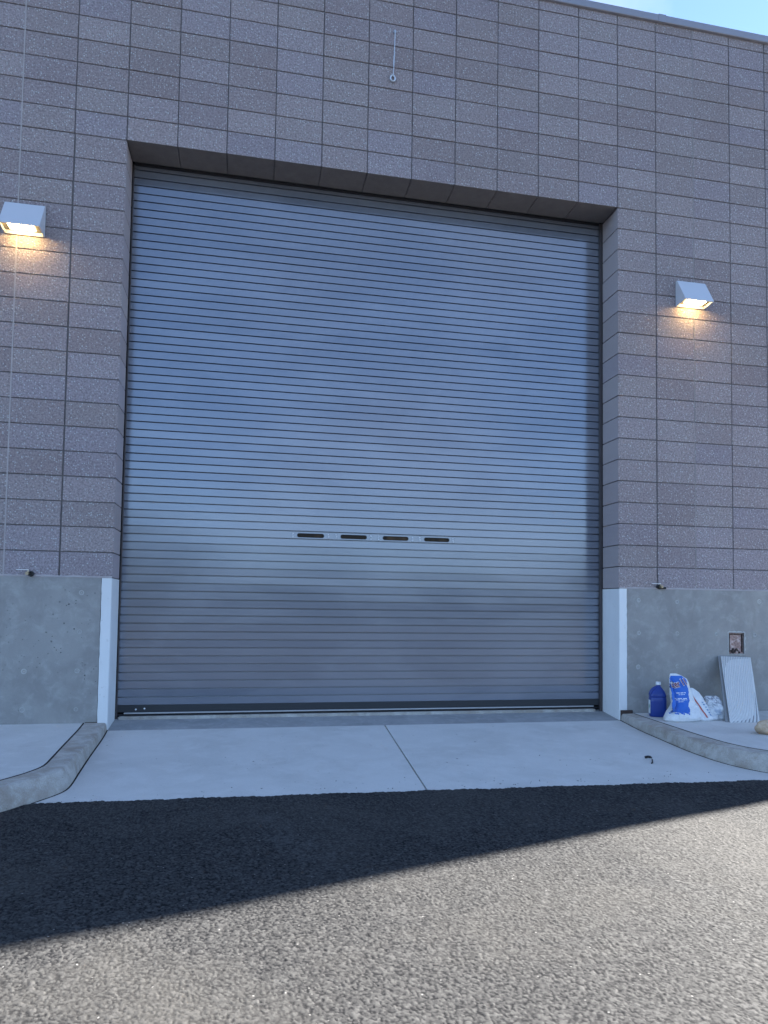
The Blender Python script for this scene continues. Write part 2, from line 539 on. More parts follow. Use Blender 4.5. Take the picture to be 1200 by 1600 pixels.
def prism(name, pts, ztop, zbot_off, bevel=0.0):
    """slab with a sloped top: pts counter-clockwise, ztop = function of y"""
    bm = bmesh.new()
    top = [bm.verts.new((x, y, ztop(y))) for x, y in pts]
    bot = [bm.verts.new((x, y, ztop(y) - zbot_off)) for x, y in pts]
    ft = bm.faces.new(top)
    bm.faces.new(list(reversed(bot)))
    n = len(pts)
    for i in range(n):
        j = (i + 1) % n
        bm.faces.new((top[i], bot[i], bot[j], top[j]))
    if bevel:
        bmesh.ops.bevel(bm, geom=list(ft.edges), offset=bevel, segments=2, affect='EDGES', profile=.5)
    bmesh.ops.triangulate(bm, faces=[f for f in bm.faces if len(f.verts) > 4])
    return bm_mesh(name, bm)
GAP = .013
lb = dens(L_back, 3); rb_ = dens(R_back, 3)
m_walk = m_slab
pts = [(x - GAP, y) for x, y in lb]
sw = [(-12, -.014)] + [(-12, -5.2)] + [(x, y) for x, y in reversed(pts)]
sw[-1] = (pts[0][0], -.014)
link('sidewalk', prism('sidewalk', sw, sz, .11, .004), m_walk, kind='structure')
pts = [(x + GAP, y + GAP * .6) for x, y in rb_]
sw = [(pts[0][0], -.014)] + pts[0:] + [(14, -.014)]
link('sidewalk', prism('sidewalk', sw, sz, .11, .004), m_walk, kind='structure')

m_felt = Mat('black_joint_felt', rough=.95, color=(.03, .028, .028), spec=.1).m
def ribbon(L, w0, w1, zf, ymin=-9):
    L = dens(L, 6); vv, ff = [], []
    rg = random.Random(len(L))
    P_ = [Vector(p) for p in L if p[1] > ymin]
    for i, p in enumerate(P_):
        d = (P_[min(i + 1, len(P_) - 1)] - P_[max(i - 1, 0)]).normalized()
        nrm = Vector((-d.y, d.x))
        for w in (w0, w1):
            q = p + nrm * (w + rg.uniform(-.0008, .0008))
            vv.append((q.x, q.y, zf(q.y)))
        for w in (w0, w1):
            vv.append((p.x + nrm.x * w, p.y + nrm.y * w, zf(p.y) - .05))
    for i in range(len(P_) - 1):
        a, b = i * 4, i * 4 + 4
        ff += [(a, a + 1, b + 1, b), (a + 2, a, b, b + 2), (a + 1, a + 3, b + 3, b + 1)]
    return pmesh('joint_felt', vv, ff)
# direction runs towards the camera: +nrm is the +x side
link('joint_felt', ribbon(L_back, -.0115, -.0005, lambda y: sz(y) + .0012), m_felt, kl)
link('joint_felt', ribbon(R_back, .0005, .0120, lambda y: sz(y) + .0012), m_felt, kr)
link('joint_felt', ribbon(L_front, .0005, .0085, lambda y: gz(y) + .0015, -1.9), m_felt, kl)
link('joint_felt', ribbon(R_front, -.0085, -.0005, lambda y: gz(y) + .0015, -1.95), m_felt, kr)

drive = link('driveway', prism('driveway', [(-.1, -.0), (-.1, -2.3), (4.9, -2.3), (4.9, 0)], lambda y: gz(y) - .02, .1), m_bed, kind='structure')
jx0, jx1 = 2.256, 2.146
lf = dens(L_front, 3); rf = dens(R_front, 3)
lfp = [(x + .010, y) for x, y in lf if y > -1.99] + [(-.07, -2.03)]
rfp = [(x - .010, y) for x, y in rf if y > -1.95] + [(4.70, -2.12)]
YT = -.030
lfp[0] = (.004, YT)
pl = [(jx0 - .005, YT)] + lfp + [(.6, -2.05), (jx1 - .005, -2.06)]
def thr_y(x): return YT
link('slab', prism('slab', pl, gz, .09, .004), m_slab, drive)
rfp[0] = (4.468, YT)
pr = [(jx0 + .005, YT), (jx1 + .005, -2.06), (4.0, -2.12)] + list(reversed(rfp))
link('slab', prism('slab', pr, gz, .09, .004), m_slab, drive)
# threshold strip inside the opening, rising towards the door
tz = lambda y: .001 + max(0, y) * .13
bm = bmesh.new()
vv = [(.002, YT + .004, -.004), (OW - .002, YT + .004, -.004), (OW - .002, JD + .08, .046), (.002, JD + .08, .046)]
t = [bm.verts.new(v) for v in vv]; b = [bm.verts.new((v[0], v[1], v[2] - .1)) for v in vv]
bm.faces.new(t); bm.faces.new(list(reversed(b)))
for i in range(4): bm.faces.new((t[i], b[i], b[(i + 1) % 4], t[(i + 1) % 4]))
link('threshold_slab', bm_mesh('threshold_slab', bm), m_thr, drive)

# ------------------------------------------------------------------ the building
bld = empty('warehouse_building', (0, 0, 0), label='flat roofed warehouse of grey split-faced concrete block with a tall roller door', category='building')

# wall core (mortar shows in the recessed joints)
bm = bmesh.new()
RC = .007
bm_box(bm, XL, -.012, RC, .30, BASE, TOP)
bm_box(bm, OW + .012, XR, RC, .30, BASE, TOP)
bm_box(bm, -.012, OW + .012, RC, .30, OT + .012, TOP)
wall = link('block_wall', bm_mesh('block_wall', bm), m_mortar, bld)

JT = .0085   # joint width
def block_mesh(name, w, h, d, open_side=0, under=False):
    """front at y=0, body to y=d; centred x, z from joint to joint. chamfered arrises."""
    c = .0022
    x0, x1, z0, z1 = -w / 2, w / 2, 0, h
    vv = [(x0 + c, 0, z0 + c), (x1 - c, 0, z0 + c), (x1 - c, 0, z1 - c), (x0 + c, 0, z1 - c),
          (x0, c, z0), (x1, c, z0), (x1, c, z1), (x0, c, z1),
          (x0, d, z0), (x1, d, z0), (x1, d, z1), (x0, d, z1)]
    ff = [(0, 1, 2, 3), (4, 5, 1, 0), (5, 6, 2, 1), (6, 7, 3, 2), (7, 4, 0, 3),
          (8, 9, 5, 4), (9, 10, 6, 5), (10, 11, 7, 6), (11, 8, 4, 7), (11, 10, 9, 8)]
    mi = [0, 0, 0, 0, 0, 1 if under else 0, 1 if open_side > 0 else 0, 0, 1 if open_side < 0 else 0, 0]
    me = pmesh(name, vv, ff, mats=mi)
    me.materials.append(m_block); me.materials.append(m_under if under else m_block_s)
    return me
bw, bh = BW - JT, BH - JT
B_std = block_mesh('block_face', bw, bh, .10)
B_lj = block_mesh('block_left_jamb', bw, bh, JD, 1)
B_rj = block_mesh('block_right_jamb', bw, bh, JD, -1)
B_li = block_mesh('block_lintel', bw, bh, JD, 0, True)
B_top = block_mesh('block_top_course', bw, TOP - (BASE + 27 * BH) - JT, .10)

# which blocks the photograph can show
Rm = cam.rotation_euler.to_matrix()
def px(p):
    d = Rm.transposed() @ (Vector(p) - cam.location)
    if d.z >= -.01: return None
    return (619.2 + 1118.667 * d.x / -d.z, 895.4 - 1118.667 * d.y / -d.z)
def view_area(x, z):
    xs, ys = zip(*[px((x + a, 0, z + b)) for a, b in ((0, 0), (BW, 0), (0, BH), (BW, BH))])
    w = min(1200, max(xs)) - max(0, min(xs)); h = min(1600, max(ys)) - max(0, min(ys))
    return w * h if w > 0 and h > 0 else 0
cells = sorted(((view_area(i * BW, BASE + j * BH), i, j) for i in range(-30, 35) for j in range(28) if not (0 <= i < 11 and j < 18)), reverse=True)
shown = {(i, j) for a, i, j in cells[:300] if a > 0}

rest = bmesh.new()
nb = 0
rr = random.Random(11)
for i in range(-30, 35):
    for j in range(0, 28):
        if 0 <= i < 11 and j < 18:
            continue
        x = i * BW; z_ = BASE + j * BH
        if x + BW > XR + .01 or x < XL - .01: continue
        me = B_std
        if j == 27: me = B_top
        elif i == -1 and j < 18: me = B_lj
        elif i == 11 and j < 18: me = B_rj
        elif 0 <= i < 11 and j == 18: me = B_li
        dy = rr.uniform(-.0014, .0014)
        loc = (x + BW / 2 + rr.uniform(-.0008, .0008), dy, z_ + JT / 2 + rr.uniform(-.0006, .0006))
        if i == -1 and j < 18: loc = (x + BW / 2 + JT / 2, dy, loc[2])
        if i == 11 and j < 18: loc = (x + BW / 2 - JT / 2, dy, loc[2])
        if (i, j) in shown:
            o = link('block', me, None, wall, loc)
            nb += 1
        else:
            tmp = bmesh.new(); tmp.from_mesh(me); bmesh.ops.translate(tmp, verts=tmp.verts, vec=loc)
            t2 = bpy.data.meshes.new('t'); tmp.to_mesh(t2); tmp.free(); rest.from_mesh(t2); bpy.data.meshes.remove(t2)
me = bpy.data.meshes.new('outer_blocks'); rest.to_mesh(me); rest.free()
link('outer_blocks', me, [m_block, m_block_s], wall, kind='stuff')
print('blocks in view', nb)

# pale sealant in the two control joints
bm = bmesh.new(); bm_box(bm, -2 * BW - .0052, -2 * BW + .0052, -.0018, .012, BASE + .004, TOP - .002); link('sealant_joint', bm_mesh('s', bm), m_seal, wall)
bm = bmesh.new(); bm_box(bm, 13 * BW - .0035, 13 * BW + .0035, .0004, .012, BASE + .004, TOP - .002); link('sealant_joint', bm_mesh('s', bm), m_seal2, wall)

# coping
bm = bmesh.new()
bm_box(bm, XL - .02, XR + .02, -.026, .36, TOP - .018, TOP + .056, bevel=.004)
cop = link('coping', bm_mesh('coping', bm), m_cop, bld)
for xx in (-1.2, 1.85, 4.9, 7.95):
    link('coping_joint', box_mesh('coping_joint', xx, xx + .08, -.0285, .365, TOP - .0195, TOP + .0575), m_cop, cop)

# body of the building behind the front wall (casts the long shadow)
bm = bmesh.new()
bm_box(bm, XR - .25, XR - .012, .302, 22, -.5, TOP - .01)
link('side_wall', bm_mesh('side_wall', bm), m_block, bld)
bm = bmesh.new(); bm_box(bm, XL, XL + .24, .302, 22, -.5, TOP - .01); link('side_wall', bm_mesh('side_wall', bm), m_block, bld)
bm = bmesh.new(); bm_box(bm, XL + .25, XR - .26, 21.7, 22, -.5, TOP - .01); link('rear_wall', bm_mesh('rear_wall', bm), m_block, bld)
bm = bmesh.new(); bm_box(bm, XL + .25, XR - .26, .31, 21.69, 6.2, 6.4); link('roof', bm_mesh('roof', bm), m_thr, bld)

# concrete base walls, the right one with the square pocket
CY = -.011
gl = -.45
bm = bmesh.new()
bm_box(bm, XL, -.080, CY, .30, gl, BASE - .001, bevel=.004)
bm_box(bm, -.0795, -.006, .012, .299, gl, BASE - .003)
cl = link('concrete_base', bm_mesh('concrete_base', bm), m_conc, bld)
HX0, HX1, HZ0, HZ1 = 5.620, 5.792, .608, .815
def panel_with_hole(x0, x1, z0, z1):
    bm = bmesh.new()
    def ring(y, a0, a1, b0, b1): return [bm.verts.new(p) for p in ((a0, y, b0), (a1, y, b0), (a1, y, b1), (a0, y, b1))]
    # wobbly hole outline
    rg = random.Random(4)
    hole = []
    n = 9
    for k in range(4 * n):
        s, t = divmod(k, n); t /= n
        c = [(HX0, HZ0), (HX1, HZ0), (HX1, HZ1), (HX0, HZ1)]
        a, b = c[s], c[(s + 1) % 4]
        hole.append((a[0] + (b[0] - a[0]) * t + rg.uniform(-.005, .005), a[1] + (b[1] - a[1]) * t + rg.uniform(-.005, .005)))
    o = ring(CY, x0, x1, z0, z1)
    h = [bm.verts.new((x, CY, z)) for x, z in hole]
    hb = [bm.verts.new((x, CY + .055, z)) for x, z in hole]
    es = [bm.edges.new((o[i], o[(i + 1) % 4])) for i in range(4)] + [bm.edges.new((h[i], h[(i + 1) % len(h)])) for i in range(len(h))]
    bmesh.ops.triangle_fill(bm, edges=es, use_beauty=True, normal=(0, -1, 0))
    for i in range(len(h)):
        j = (i + 1) % len(h)
        bm.faces.new((h[i], h[j], hb[j], hb[i]))
    ob = ring(.30, x0, x1, z0, z1)
    for i in range(4):
        bm.faces.new((o[i], o[(i + 1) % 4], ob[(i + 1) % 4], ob[i]))
    me = bpy.data.meshes.new('concrete_base')
    bmesh.ops.recalc_face_normals(bm, faces=bm.faces)
    bm.to_mesh(me); bm.free()
    return me
cr_ = link('concrete_base', panel_with_hole(OW + .080, XR, gl, BASE - .001), m_conc, bld)
bm = bmesh.new(); bm_box(bm, OW + .006, OW + .0795, .012, .299, gl, BASE - .003); link('base_core', bm_mesh('base_core', bm), m_conc, bld)

# mortar ledge between base and blocks
bm = bmesh.new()
for (a, b_) in ((XL, -.002), (OW + .002, XR)):
    n = int((b_ - a) / .06)
    pr_ = None
    for k in range(n + 1):
        x = a + (b_ - a) * k / n
        rg = random.Random(k * 3 + int(a))
        y0 = CY - .002 + rg.uniform(-.0015, .0015)
        cur = [bm.verts.new((x, y0 + .003, BASE - .004 + rg.uniform(-.002, .001))), bm.verts.new((x, y0, BASE + .001)), bm.verts.new((x, -.001 + rg.uniform(-.001, 0), BASE + .012 + rg.uniform(-.002, .003))), bm.verts.new((x, .05, BASE + .012))]
        if pr_:
            for q in range(3): bm.faces.new((pr_[q], cur[q], cur[q + 1], pr_[q + 1]))
        pr_ = cur
link('mortar_bed', bm_mesh('mortar_bed', bm), m_seal, bld)

# plugged form-tie holes
bm = bmesh.new()
prof = [(.0, -.0015), (.010, -.0012), (.0135, .0), (.015, .0028), (.017, .0028), (.021, .0002), (.024, .0008)]
n = 20
ringv = []
for r_, h_ in prof:
    ringv.append([bm.verts.new((r_ * math.cos(2 * math.pi * k / n), -h_ - .0002, r_ * math.sin(2 * math.pi * k / n))) for k in range(n)] if r_ > 0 else [bm.verts.new((0, -h_ - .0035, 0))])
for k in range(n):
    bm.faces.new((ringv[0][0], ringv[1][k], ringv[1][(k + 1) % n]))
for a in range(1, len(prof) - 1):
    for k in range(n):
        bm.faces.new((ringv[a][k], ringv[a + 1][k], ringv[a + 1][(k + 1) % n], ringv[a][(k + 1) % n]))
plug_me = bm_mesh('tie_plug', bm, True); plug_me.materials.append(m_plug)
for par, L in ((cl, [(-.635, .17), (-.24, .169), (-.241, .473), (-.232, .784), (-.228, 1.096), (-.632, .47)]),
               (cr_, [(4.663, .487), (5.069, .491), (5.071, .80), (5.488, .796), (5.908, .792), (5.962, 1.117), (4.671, .803), (5.07, 1.10), (4.67, 1.11)])):
    for (x, z_) in L:
        o = link('tie_plug', plug_me, None, par, (x, CY - .0004, z_))
        s = rr.uniform(.7, 1.0); o.scale = (s, 1, s)

# rusty pocket: an unfinished outlet
m_pock = Mat('pocket_rust', rough=.85)
nn = m_pock.noise(22, 5, .7, dist=1.0); zz_ = m_pock.sep(m_pock.pos())[2]
c_ = m_pock.mix(m_pock.rng(nn, .4, .62), (.50, .33, .30), (.24, .15, .12))
c_ = m_pock.mix(m_pock.rng(m_pock.noise(45, 4), .52, .62), c_, (.58, .46, .42))
m_pock.color(c_); m_pock.bump(nn, .01)
pk = link('outlet_pocket', box_mesh('outlet_pocket', HX0 - .004, HX1 + .004, CY + .018, CY + .056, HZ0 - .004, HZ1 + .004), m_pock.m, cr_)
bm = bmesh.new()
bm_box(bm, HX0 + .012, HX0 + .018, CY + .003, CY + .019, HZ0 + .02, HZ1 - .012)
bm_box(bm, HX1 - .022, HX1 - .016, CY + .003, CY + .019, HZ0 + .02, HZ1 - .012)
bm_box(bm, HX0 + .018, HX1 - .022, CY + .004, CY + .019, HZ1 - .022, HZ1 - .016)
rg = random.Random(9)
for k in range(11):
    cx = rg.uniform(HX0 + .03, HX1 - .03); cz = HZ0 + .012 + rg.uniform(0, .04)
    bm_cyl(bm, (cx, CY + .009, cz), (cx + rg.uniform(-.01, .01), CY + .019, cz), rg.uniform(.006, .014), n=7)
link('pocket_frame', bm_mesh('pocket_frame', bm), m_rust, cr_)
# ragged grout lip round the pocket
bm = bmesh.new(); n = 60; inn, out = [], []
for k in range(n):
    s, t = divmod(k / n * 4, 1); s = int(s)
    c = [(HX0, HZ0), (HX1, HZ0), (HX1, HZ1), (HX0, HZ1)]
    a, b_ = c[s], c[(s + 1) % 4]
    x = a[0] + (b_[0] - a[0]) * t; z_ = a[1] + (b_[1] - a[1]) * t
    v = Vector((x - (HX0 + HX1) / 2, 0, z_ - (HZ0 + HZ1) / 2)).normalized()
    w = rg.uniform(.004, .02)
    inn.append(bm.verts.new((x - v.x * .003, CY - .004, z_ - v.z * .003)))
    out.append(bm.verts.new((x + v.x * w, CY - .0006, z_ + v.z * w)))
for k in range(n): bm.faces.new((inn[k], inn[(k + 1) % n], out[(k + 1) % n], out[k]))
link('grout_lip', bm_mesh('grout_lip', bm), m_plug, cr_)

# white painted corner guards: face strip and jamb return
def guard(x_face0, x_face1, xj, sgn, zb):
    t_ = .005
    prof = [(x_face0, CY - .0015), (xj - sgn * .006, CY - .004), (xj, CY + .003), (xj + sgn * .001, .305)]
    vv = []
    segs = 30
    for k in range(segs + 1):
        z_ = zb + (BASE - .004 - zb) * k / segs
        rg = random.Random(k + int(abs(xj) * 7))
        for q, (x, y) in enumerate(prof):
            jx = rg.uniform(-.002, .002) if q == 0 else 0
            vv.append((x + jx, y, z_))
    # back side so it has thickness
    ff = []
    for k in range(segs):
        for q in range(3):
            ff.append((k * 4 + q, k * 4 + q + 1, (k + 1) * 4 + q + 1, (k + 1) * 4 + q))
    me = pmesh('corner_guard', vv, ff)
    o = link('corner_guard', me, m_white, bld)
    md = o.modifiers.new('solid', 'SOLIDIFY'); md.thickness = .004; md.offset = -1 if sgn > 0 else 1
    return o
guard(-.078, None, .000, 1, -.004)
guard(OW + .078, None, OW, -1, -.002)

# dark box filling behind the door so the recess is closed
bm = bmesh.new(); bm_box(bm, -.2, OW + .2, .40, .42, -.2, OT + .3); link('door_backing', bm_mesh('door_backing', bm), m_inside, bld)

# ------------------------------------------------------------------ the roller door
door = empty('roller_door', (0, .33, 0))
door.parent = bld
door['label'] = 'closed grey steel roller door with four narrow slot windows'
P = .0699
ZB = .153                   # underside of the lowest slat
x0, x1 = .012, OW - .014
prof = [(0, .030), (.0092, .030), (.0093, .0012), (.0100, 0), (.0690, 0), (.0697, .001), (.0699, .030)]
def slat_mesh(holes=False):
    bm = bmesh.new()
    A = [bm.verts.new((x0, y, z_)) for z_, y in prof]; B = [bm.verts.new((x1, y, z_)) for z_, y in prof]
    for k in range(len(prof) - 1):
        if holes and k == 3: continue
        f = bm.faces.new((A[k], B[k], B[k + 1], A[k + 1]))
    if holes:
        es = []
        a, b_, c, d = A[3], B[3], B[4], A[4]
        for u, v in ((a, b_), (b_, c), (c, d), (d, a)):
            e = bm.edges.get((u, v)) or bm.edges.new((u, v)); es.append(e)
        allb = []
        for sx in SLOTS:
            loop = slot_outline(sx, .245, .038, .0385, 8)
            h = [bm.verts.new((x, 0, z_)) for x, z_ in loop]
            hb = [bm.verts.new((x, .006, z_)) for x, z_ in loop]
            es += [bm.edges.new((h[i], h[(i + 1) % len(h)])) for i in range(len(h))]
            for i in range(len(h)):
                bm.faces.new((h[i], hb[i], hb[(i + 1) % len(h)], h[(i + 1) % len(h)]))
        bmesh.ops.triangle_fill(bm, edges=es, use_beauty=True, normal=(0, -1, 0))
    me = bpy.data.meshes.new('slat'); bm.to_mesh(me); bm.free()
    me.materials.append(m_door)
    return me
SLOTS = [1.497, 1.8895, 2.281, 2.674]
def slot_outline(sx, L, H, zc, n):
    r = H / 2; out = []
    for k in range(n + 1):
        t = -math.pi / 2 + math.pi * k / n
        out.append((sx + L - r + r * math.cos(t), zc + r * math.sin(t)))
    for k in range(n + 1):
        t = math.pi / 2 + math.pi * k / n
        out.append((sx + r + r * math.cos(t), zc + r * math.sin(t)))
    return out
S_std = slat_mesh()
nsl = int((OT + .05 - ZB) / P) + 1
kwin = round((1.6115 - ZB) / P)
S_win = slat_mesh(True)
for k in range(nsl):
    o = link('slat', S_win if k == kwin else S_std, None, door, (0, rr.uniform(-.0006, .0006), ZB + k * P + (1.6115 - ZB - kwin * P)))
    o.rotation_euler = (R(rr.uniform(-.35, .35)), 0, 0)
zw = 1.6115 + .0385
for sx in SLOTS:
    ol = slot_outline(sx, .245, .038, 0, 8)
    # dark gasket ring and the pane set behind it
    bm = bmesh.new()
    ol2 = slot_outline(sx + .004, .237, .030, 0, 8)
    A = [bm.verts.new((x, -.0010, z_)) for x, z_ in ol]; B = [bm.verts.new((x, -.0010, z_)) for x, z_ in ol2]
    Cc = [bm.verts.new((x, .006, z_)) for x, z_ in ol2]; D = [bm.verts.new((x, .004, z_)) for x, z_ in ol]
    m_ = len(ol)
    for i in range(m_):
        j = (i + 1) % m_
        bm.faces.new((A[i], B[i], B[j], A[j])); bm.faces.new((B[i], Cc[i], Cc[j], B[j])); bm.faces.new((A[i], A[j], D[j], D[i]))
    link('window_frame', bm_mesh('window_frame', bm), m_rubber, door, (0, 0, zw))
    bm = bmesh.new()
    bm_box(bm, sx - .002, sx + .247, .0062, .009, -.021, .021)
    link('window_pane', bm_mesh('window_pane', bm), m_slot, door, (0, 0, zw))
# rivets in small groups beside each slot
bm = bmesh.new(); bmesh.ops.create_uvsphere(bm, u_segments=8, v_segments=5, radius=.0048); riv = bm_mesh('rivet', bm, True); riv.materials.append(m_rivet)
for sx in SLOTS:
    for dx in (-.038, .283):
        for k, dz in enumerate((-.015, 0, .015)):
            if dx > 0 and k == 1 and sx == SLOTS[1]: continue
            link('rivet', riv, None, door, (sx + dx + rr.uniform(-.002, .002), -.001, zw + dz))
for i in (0, 1):
    link('rivet', riv, None, door, (.165 + .07 * i, -.008, .115 + .006 * i)).scale = (1.7, 1, 1.7)
# bottom bar, its aluminium edge, the bottom seal
def bar(name, z0, z1, y0, y1, m, xa=x0, xb=x1, bev=.002):
    return link(name, box_mesh(name, xa, xb, y0, y1, z0, z1, bevel=bev), m, door)
bar('bottom_bar', .091, .1535, -.007, .02, m_bar)
bar('bottom_angle', .078, .0895, -.016, .018, m_galv, .07, OW - .09)
bar('bottom_seal', .0605, .0775, -.004, .016, m_rubber)
link('sill_strip', box_mesh('sill_strip', .03, OW - .085, -.045, .025, .020, .0590, bevel=.004), m_kerb, door)
bar('guide', .02, OT - .002, -.030, -.002, m_guide, OW - .030, OW - .004)
bar('guide', .02, OT - .002, -.012, -.001, m_guide, .003, .016)
bar('head_seal', OT - .012, OT - .001, -.022, .02, m_rubber, .017, OW - .031)

# ------------------------------------------------------------------ wall lights
def wall_light(x0, x1, zb, label):
    z0, z1, D = zb, zb + .246, .16
    t_ = empty('wall_light', ((x0 + x1) / 2, 0, z0), label=label, category='wall light', group='lit wedge lamps either side of the door')
    w = (x1 - x0) / 2
    bm = bmesh.new()
    bv = []
    for sx in (-w, w):
        bv.append([bm.verts.new(p) for p in ((sx, -.004, 0), (sx, -D, .012), (sx, -D, .022), (sx, -.03, z1 - z0), (sx, -.004, z1 - z0))])
    a, b = bv
    # shell without underside
    bm.faces.new(a); bm.faces.new(list(reversed(b)))
    for i in (1, 2, 3, 4):
        j = (i + 1) % 5
        if i == 4: continue
        bm.faces.new((a[i], a[j], b[j], b[i]))
    # inner recess: lip and ceiling
    c = [bm.verts.new(p) for p in ((-w, -.004, 0), (w, -.004, 0), (w, -D, .012), (-w, -D, .012))]
    i1 = [bm.verts.new(p) for p in ((-w + .008, -.014, 0), (w - .008, -.014, 0), (w - .008, -D + .008, .0115), (-w + .008, -D + .008, .0115))]
    i2 = [bm.verts.new((p.co.x, p.co.y, .028)) for p in i1]
    for k in range(4):
        j = (k + 1) % 4
        bm.faces.new((c[k], c[j], i1[j], i1[k])); bm.faces.new((i1[k], i1[j], i2[j], i2[k]))
    bmesh.ops.remove_doubles(bm, verts=bm.verts, dist=.0003)
    link('housing', bm_mesh('housing', bm), m_lamp, t_)
    link('reflector', box_mesh('reflector', -w + .0085, w - .0085, -D + .0085, -.0145, .0282, .032), m_lampin, t_)
    # back box
    link('back_plate', box_mesh('back_plate', -w - .002, w + .002, -.0038, -.0018, -.002, z1 - z0 + .002), m_lampin, t_)
    bm = bmesh.new(); bm_box(bm, -.095, .095, -D + .024, -.05, .017, .0279, bevel=.004)
    lens = link('lens', bm_mesh('lens', bm), m_led, t_)
    bm = bmesh.new()
    for i in range(7):
        for j in range(2):
            r = bmesh.ops.create_uvsphere(bm, u_segments=8, v_segments=6, radius=.009)
            bmesh.ops.translate(bm, verts=r['verts'], vec=(-.078 + i * .026, -D + .05 + j * .034, .016))
    link('led_domes', bm_mesh('led_domes', bm, True), m_led, t_)
    return t_
wall_light(-.902, -.602, 3.970, 'pale grey wedge lamp glowing on the block wall left of the roller door')
wall_light(5.080, 5.385, 3.967, 'pale grey wedge lamp glowing on the block wall right of the roller door')

# ------------------------------------------------------------------ lever valves at the foot of the block wall
def valve(x, z_, hole_side, label):
    t_ = empty('wall_valve', (x, 0, z_), label=label, category='valve', group='lever valves at the foot of the block wall')
    bm = bmesh.new(); bm_cyl(bm, (0, .0, 0), (0, -.055, 0), .012, .013); bm_cyl(bm, (0, -.03, .0), (0, -.03, .026), .008, .006); bm_cyl(bm, (0, -.056, 0), (0, -.066, 0), .016, .013, n=6)
    link('valve_body', bm_mesh('valve_body', bm), m_brass, t_)
    bm = bmesh.new(); bm_box(bm, -.088, .004, -.038, -.024, .026, .032, bevel=.002); link('lever', bm_mesh('lever', bm), m_silver, t_)
    bm = bmesh.new(); bm_tube(bm, [(hole_side * .022 + .017 * math.cos(a), -.03, -.002 + .017 * math.sin(a)) for a in np.linspace(0, 2 * math.pi, 14, endpoint=False)], .006, closed=True)
    bm_cyl(bm, (hole_side * .022, .002, -.002), (hole_side * .022, -.024, -.002), .018, .016)
    link('collar', bm_mesh('collar', bm), m_black, t_)
    return t_
valve(-.624, 1.240, 1, 'small brass valve with silver lever on wall left of the door')
v2 = valve(4.885, 1.240, -.4, 'small black valve with silver lever on wall right of the door')
bm = bmesh.new(); bm_cyl(bm, (.015, -.025, -.008), (.058, -.025, -.010), .010, .012, n=12); link('outlet', bm_mesh('outlet', bm), m_black, v2)

# ------------------------------------------------------------------ wire and eye hanging high above the door
hk = empty('wire_hanger', (2.263, 0, 6.22), label='short galvanised wire with an eye hanging high on the wall above the door', category='hook')
bm = bmesh.new(); bm_cyl(bm, (0, .002, 0), (0, -.02, 0), .014, .012, n=12); bm_cyl(bm, (0, -.02, 0), (0, -.034, 0), .006, .006, n=10); link('anchor', bm_mesh('anchor', bm), m_galv, hk)
bm = bmesh.new(); bm_tube(bm, [(0, -.028, 0), (-.002, -.026, -.12), (-.005, -.024, -.25), (-.007, -.022, -.35), (-.012, -.020, -.41)], .0042); bm_tube(bm, [(-.003, -.024, -.20), (-.009, -.023, -.25), (-.010, -.023, -.30), (-.006, -.022, -.34)], .003)
link('wire', bm_mesh('wire', bm), m_galv, hk)
bm = bmesh.new(); bm_tube(bm, [(-.014 + .021 * math.cos(a), -.016, -.44 + .027 * math.sin(a)) for a in np.linspace(0, 2 * math.pi, 18, endpoint=False)], .008, closed=True)
link('eye_ring', bm_mesh('eye_ring', bm), m_galv, hk)

# ------------------------------------------------------------------ things left on the right sidewalk
def loft(name, secs, n=36, power=2.6, wr=0.0, seed=0, cap=True):
    """secs: (cx, cy, z, halfwidth, halfdepth, rot)"""
    rg = random.Random(seed)
    ph = [rg.uniform(0, 6.28) for _ in range(12)]
    vv = []
    S = len(secs)
    for si, (cx, cy, z_, a, b, ro) in enumerate(secs):
        for k in range(n):
            t = 2 * math.pi * k / n
            c, s = math.cos(t), math.sin(t)
            x = a * math.copysign(abs(c) ** (2 / power), c); y = b * math.copysign(abs(s) ** (2 / power), s)
            w = 1 + wr * (math.sin(t * 3 + z_ * 37 + ph[0]) * .5 + math.sin(t * 7 - z_ * 61 + ph[1]) * .35 + math.sin(t * 5 + z_ * 95 + ph[2]) * .4 + math.sin(t * 13 + z_ * 140 + ph[3]) * .2)
            x *= w ** .4; y *= w
            vv.append((cx + x * math.cos(ro) - y * math.sin(ro), cy + x * math.sin(ro) + y * math.cos(ro), z_ + (wr * .02 * math.sin(t * 4 + ph[4]) if 0 < si < S - 1 else 0)))
    ff = []
    for i in range(S - 1):
        for k in range(n):
            k2 = (k + 1) % n
            ff.append((i * n + k, i * n + k2, (i + 1) * n + k2, (i + 1) * n + k))
    if cap:
        ff.append(tuple(reversed(range(n)))); ff.append(tuple(range((S - 1) * n, S * n)))
    return pmesh(name, vv, ff, True)

def interp(secs, m):
    out = []
    for i in range(len(secs) - 1):
        for k in range(m):
            t = k / m
            out.append(tuple(a + (b - a) * t for a, b in zip(secs[i], secs[i + 1])))
    out.append(secs[-1])
    return out

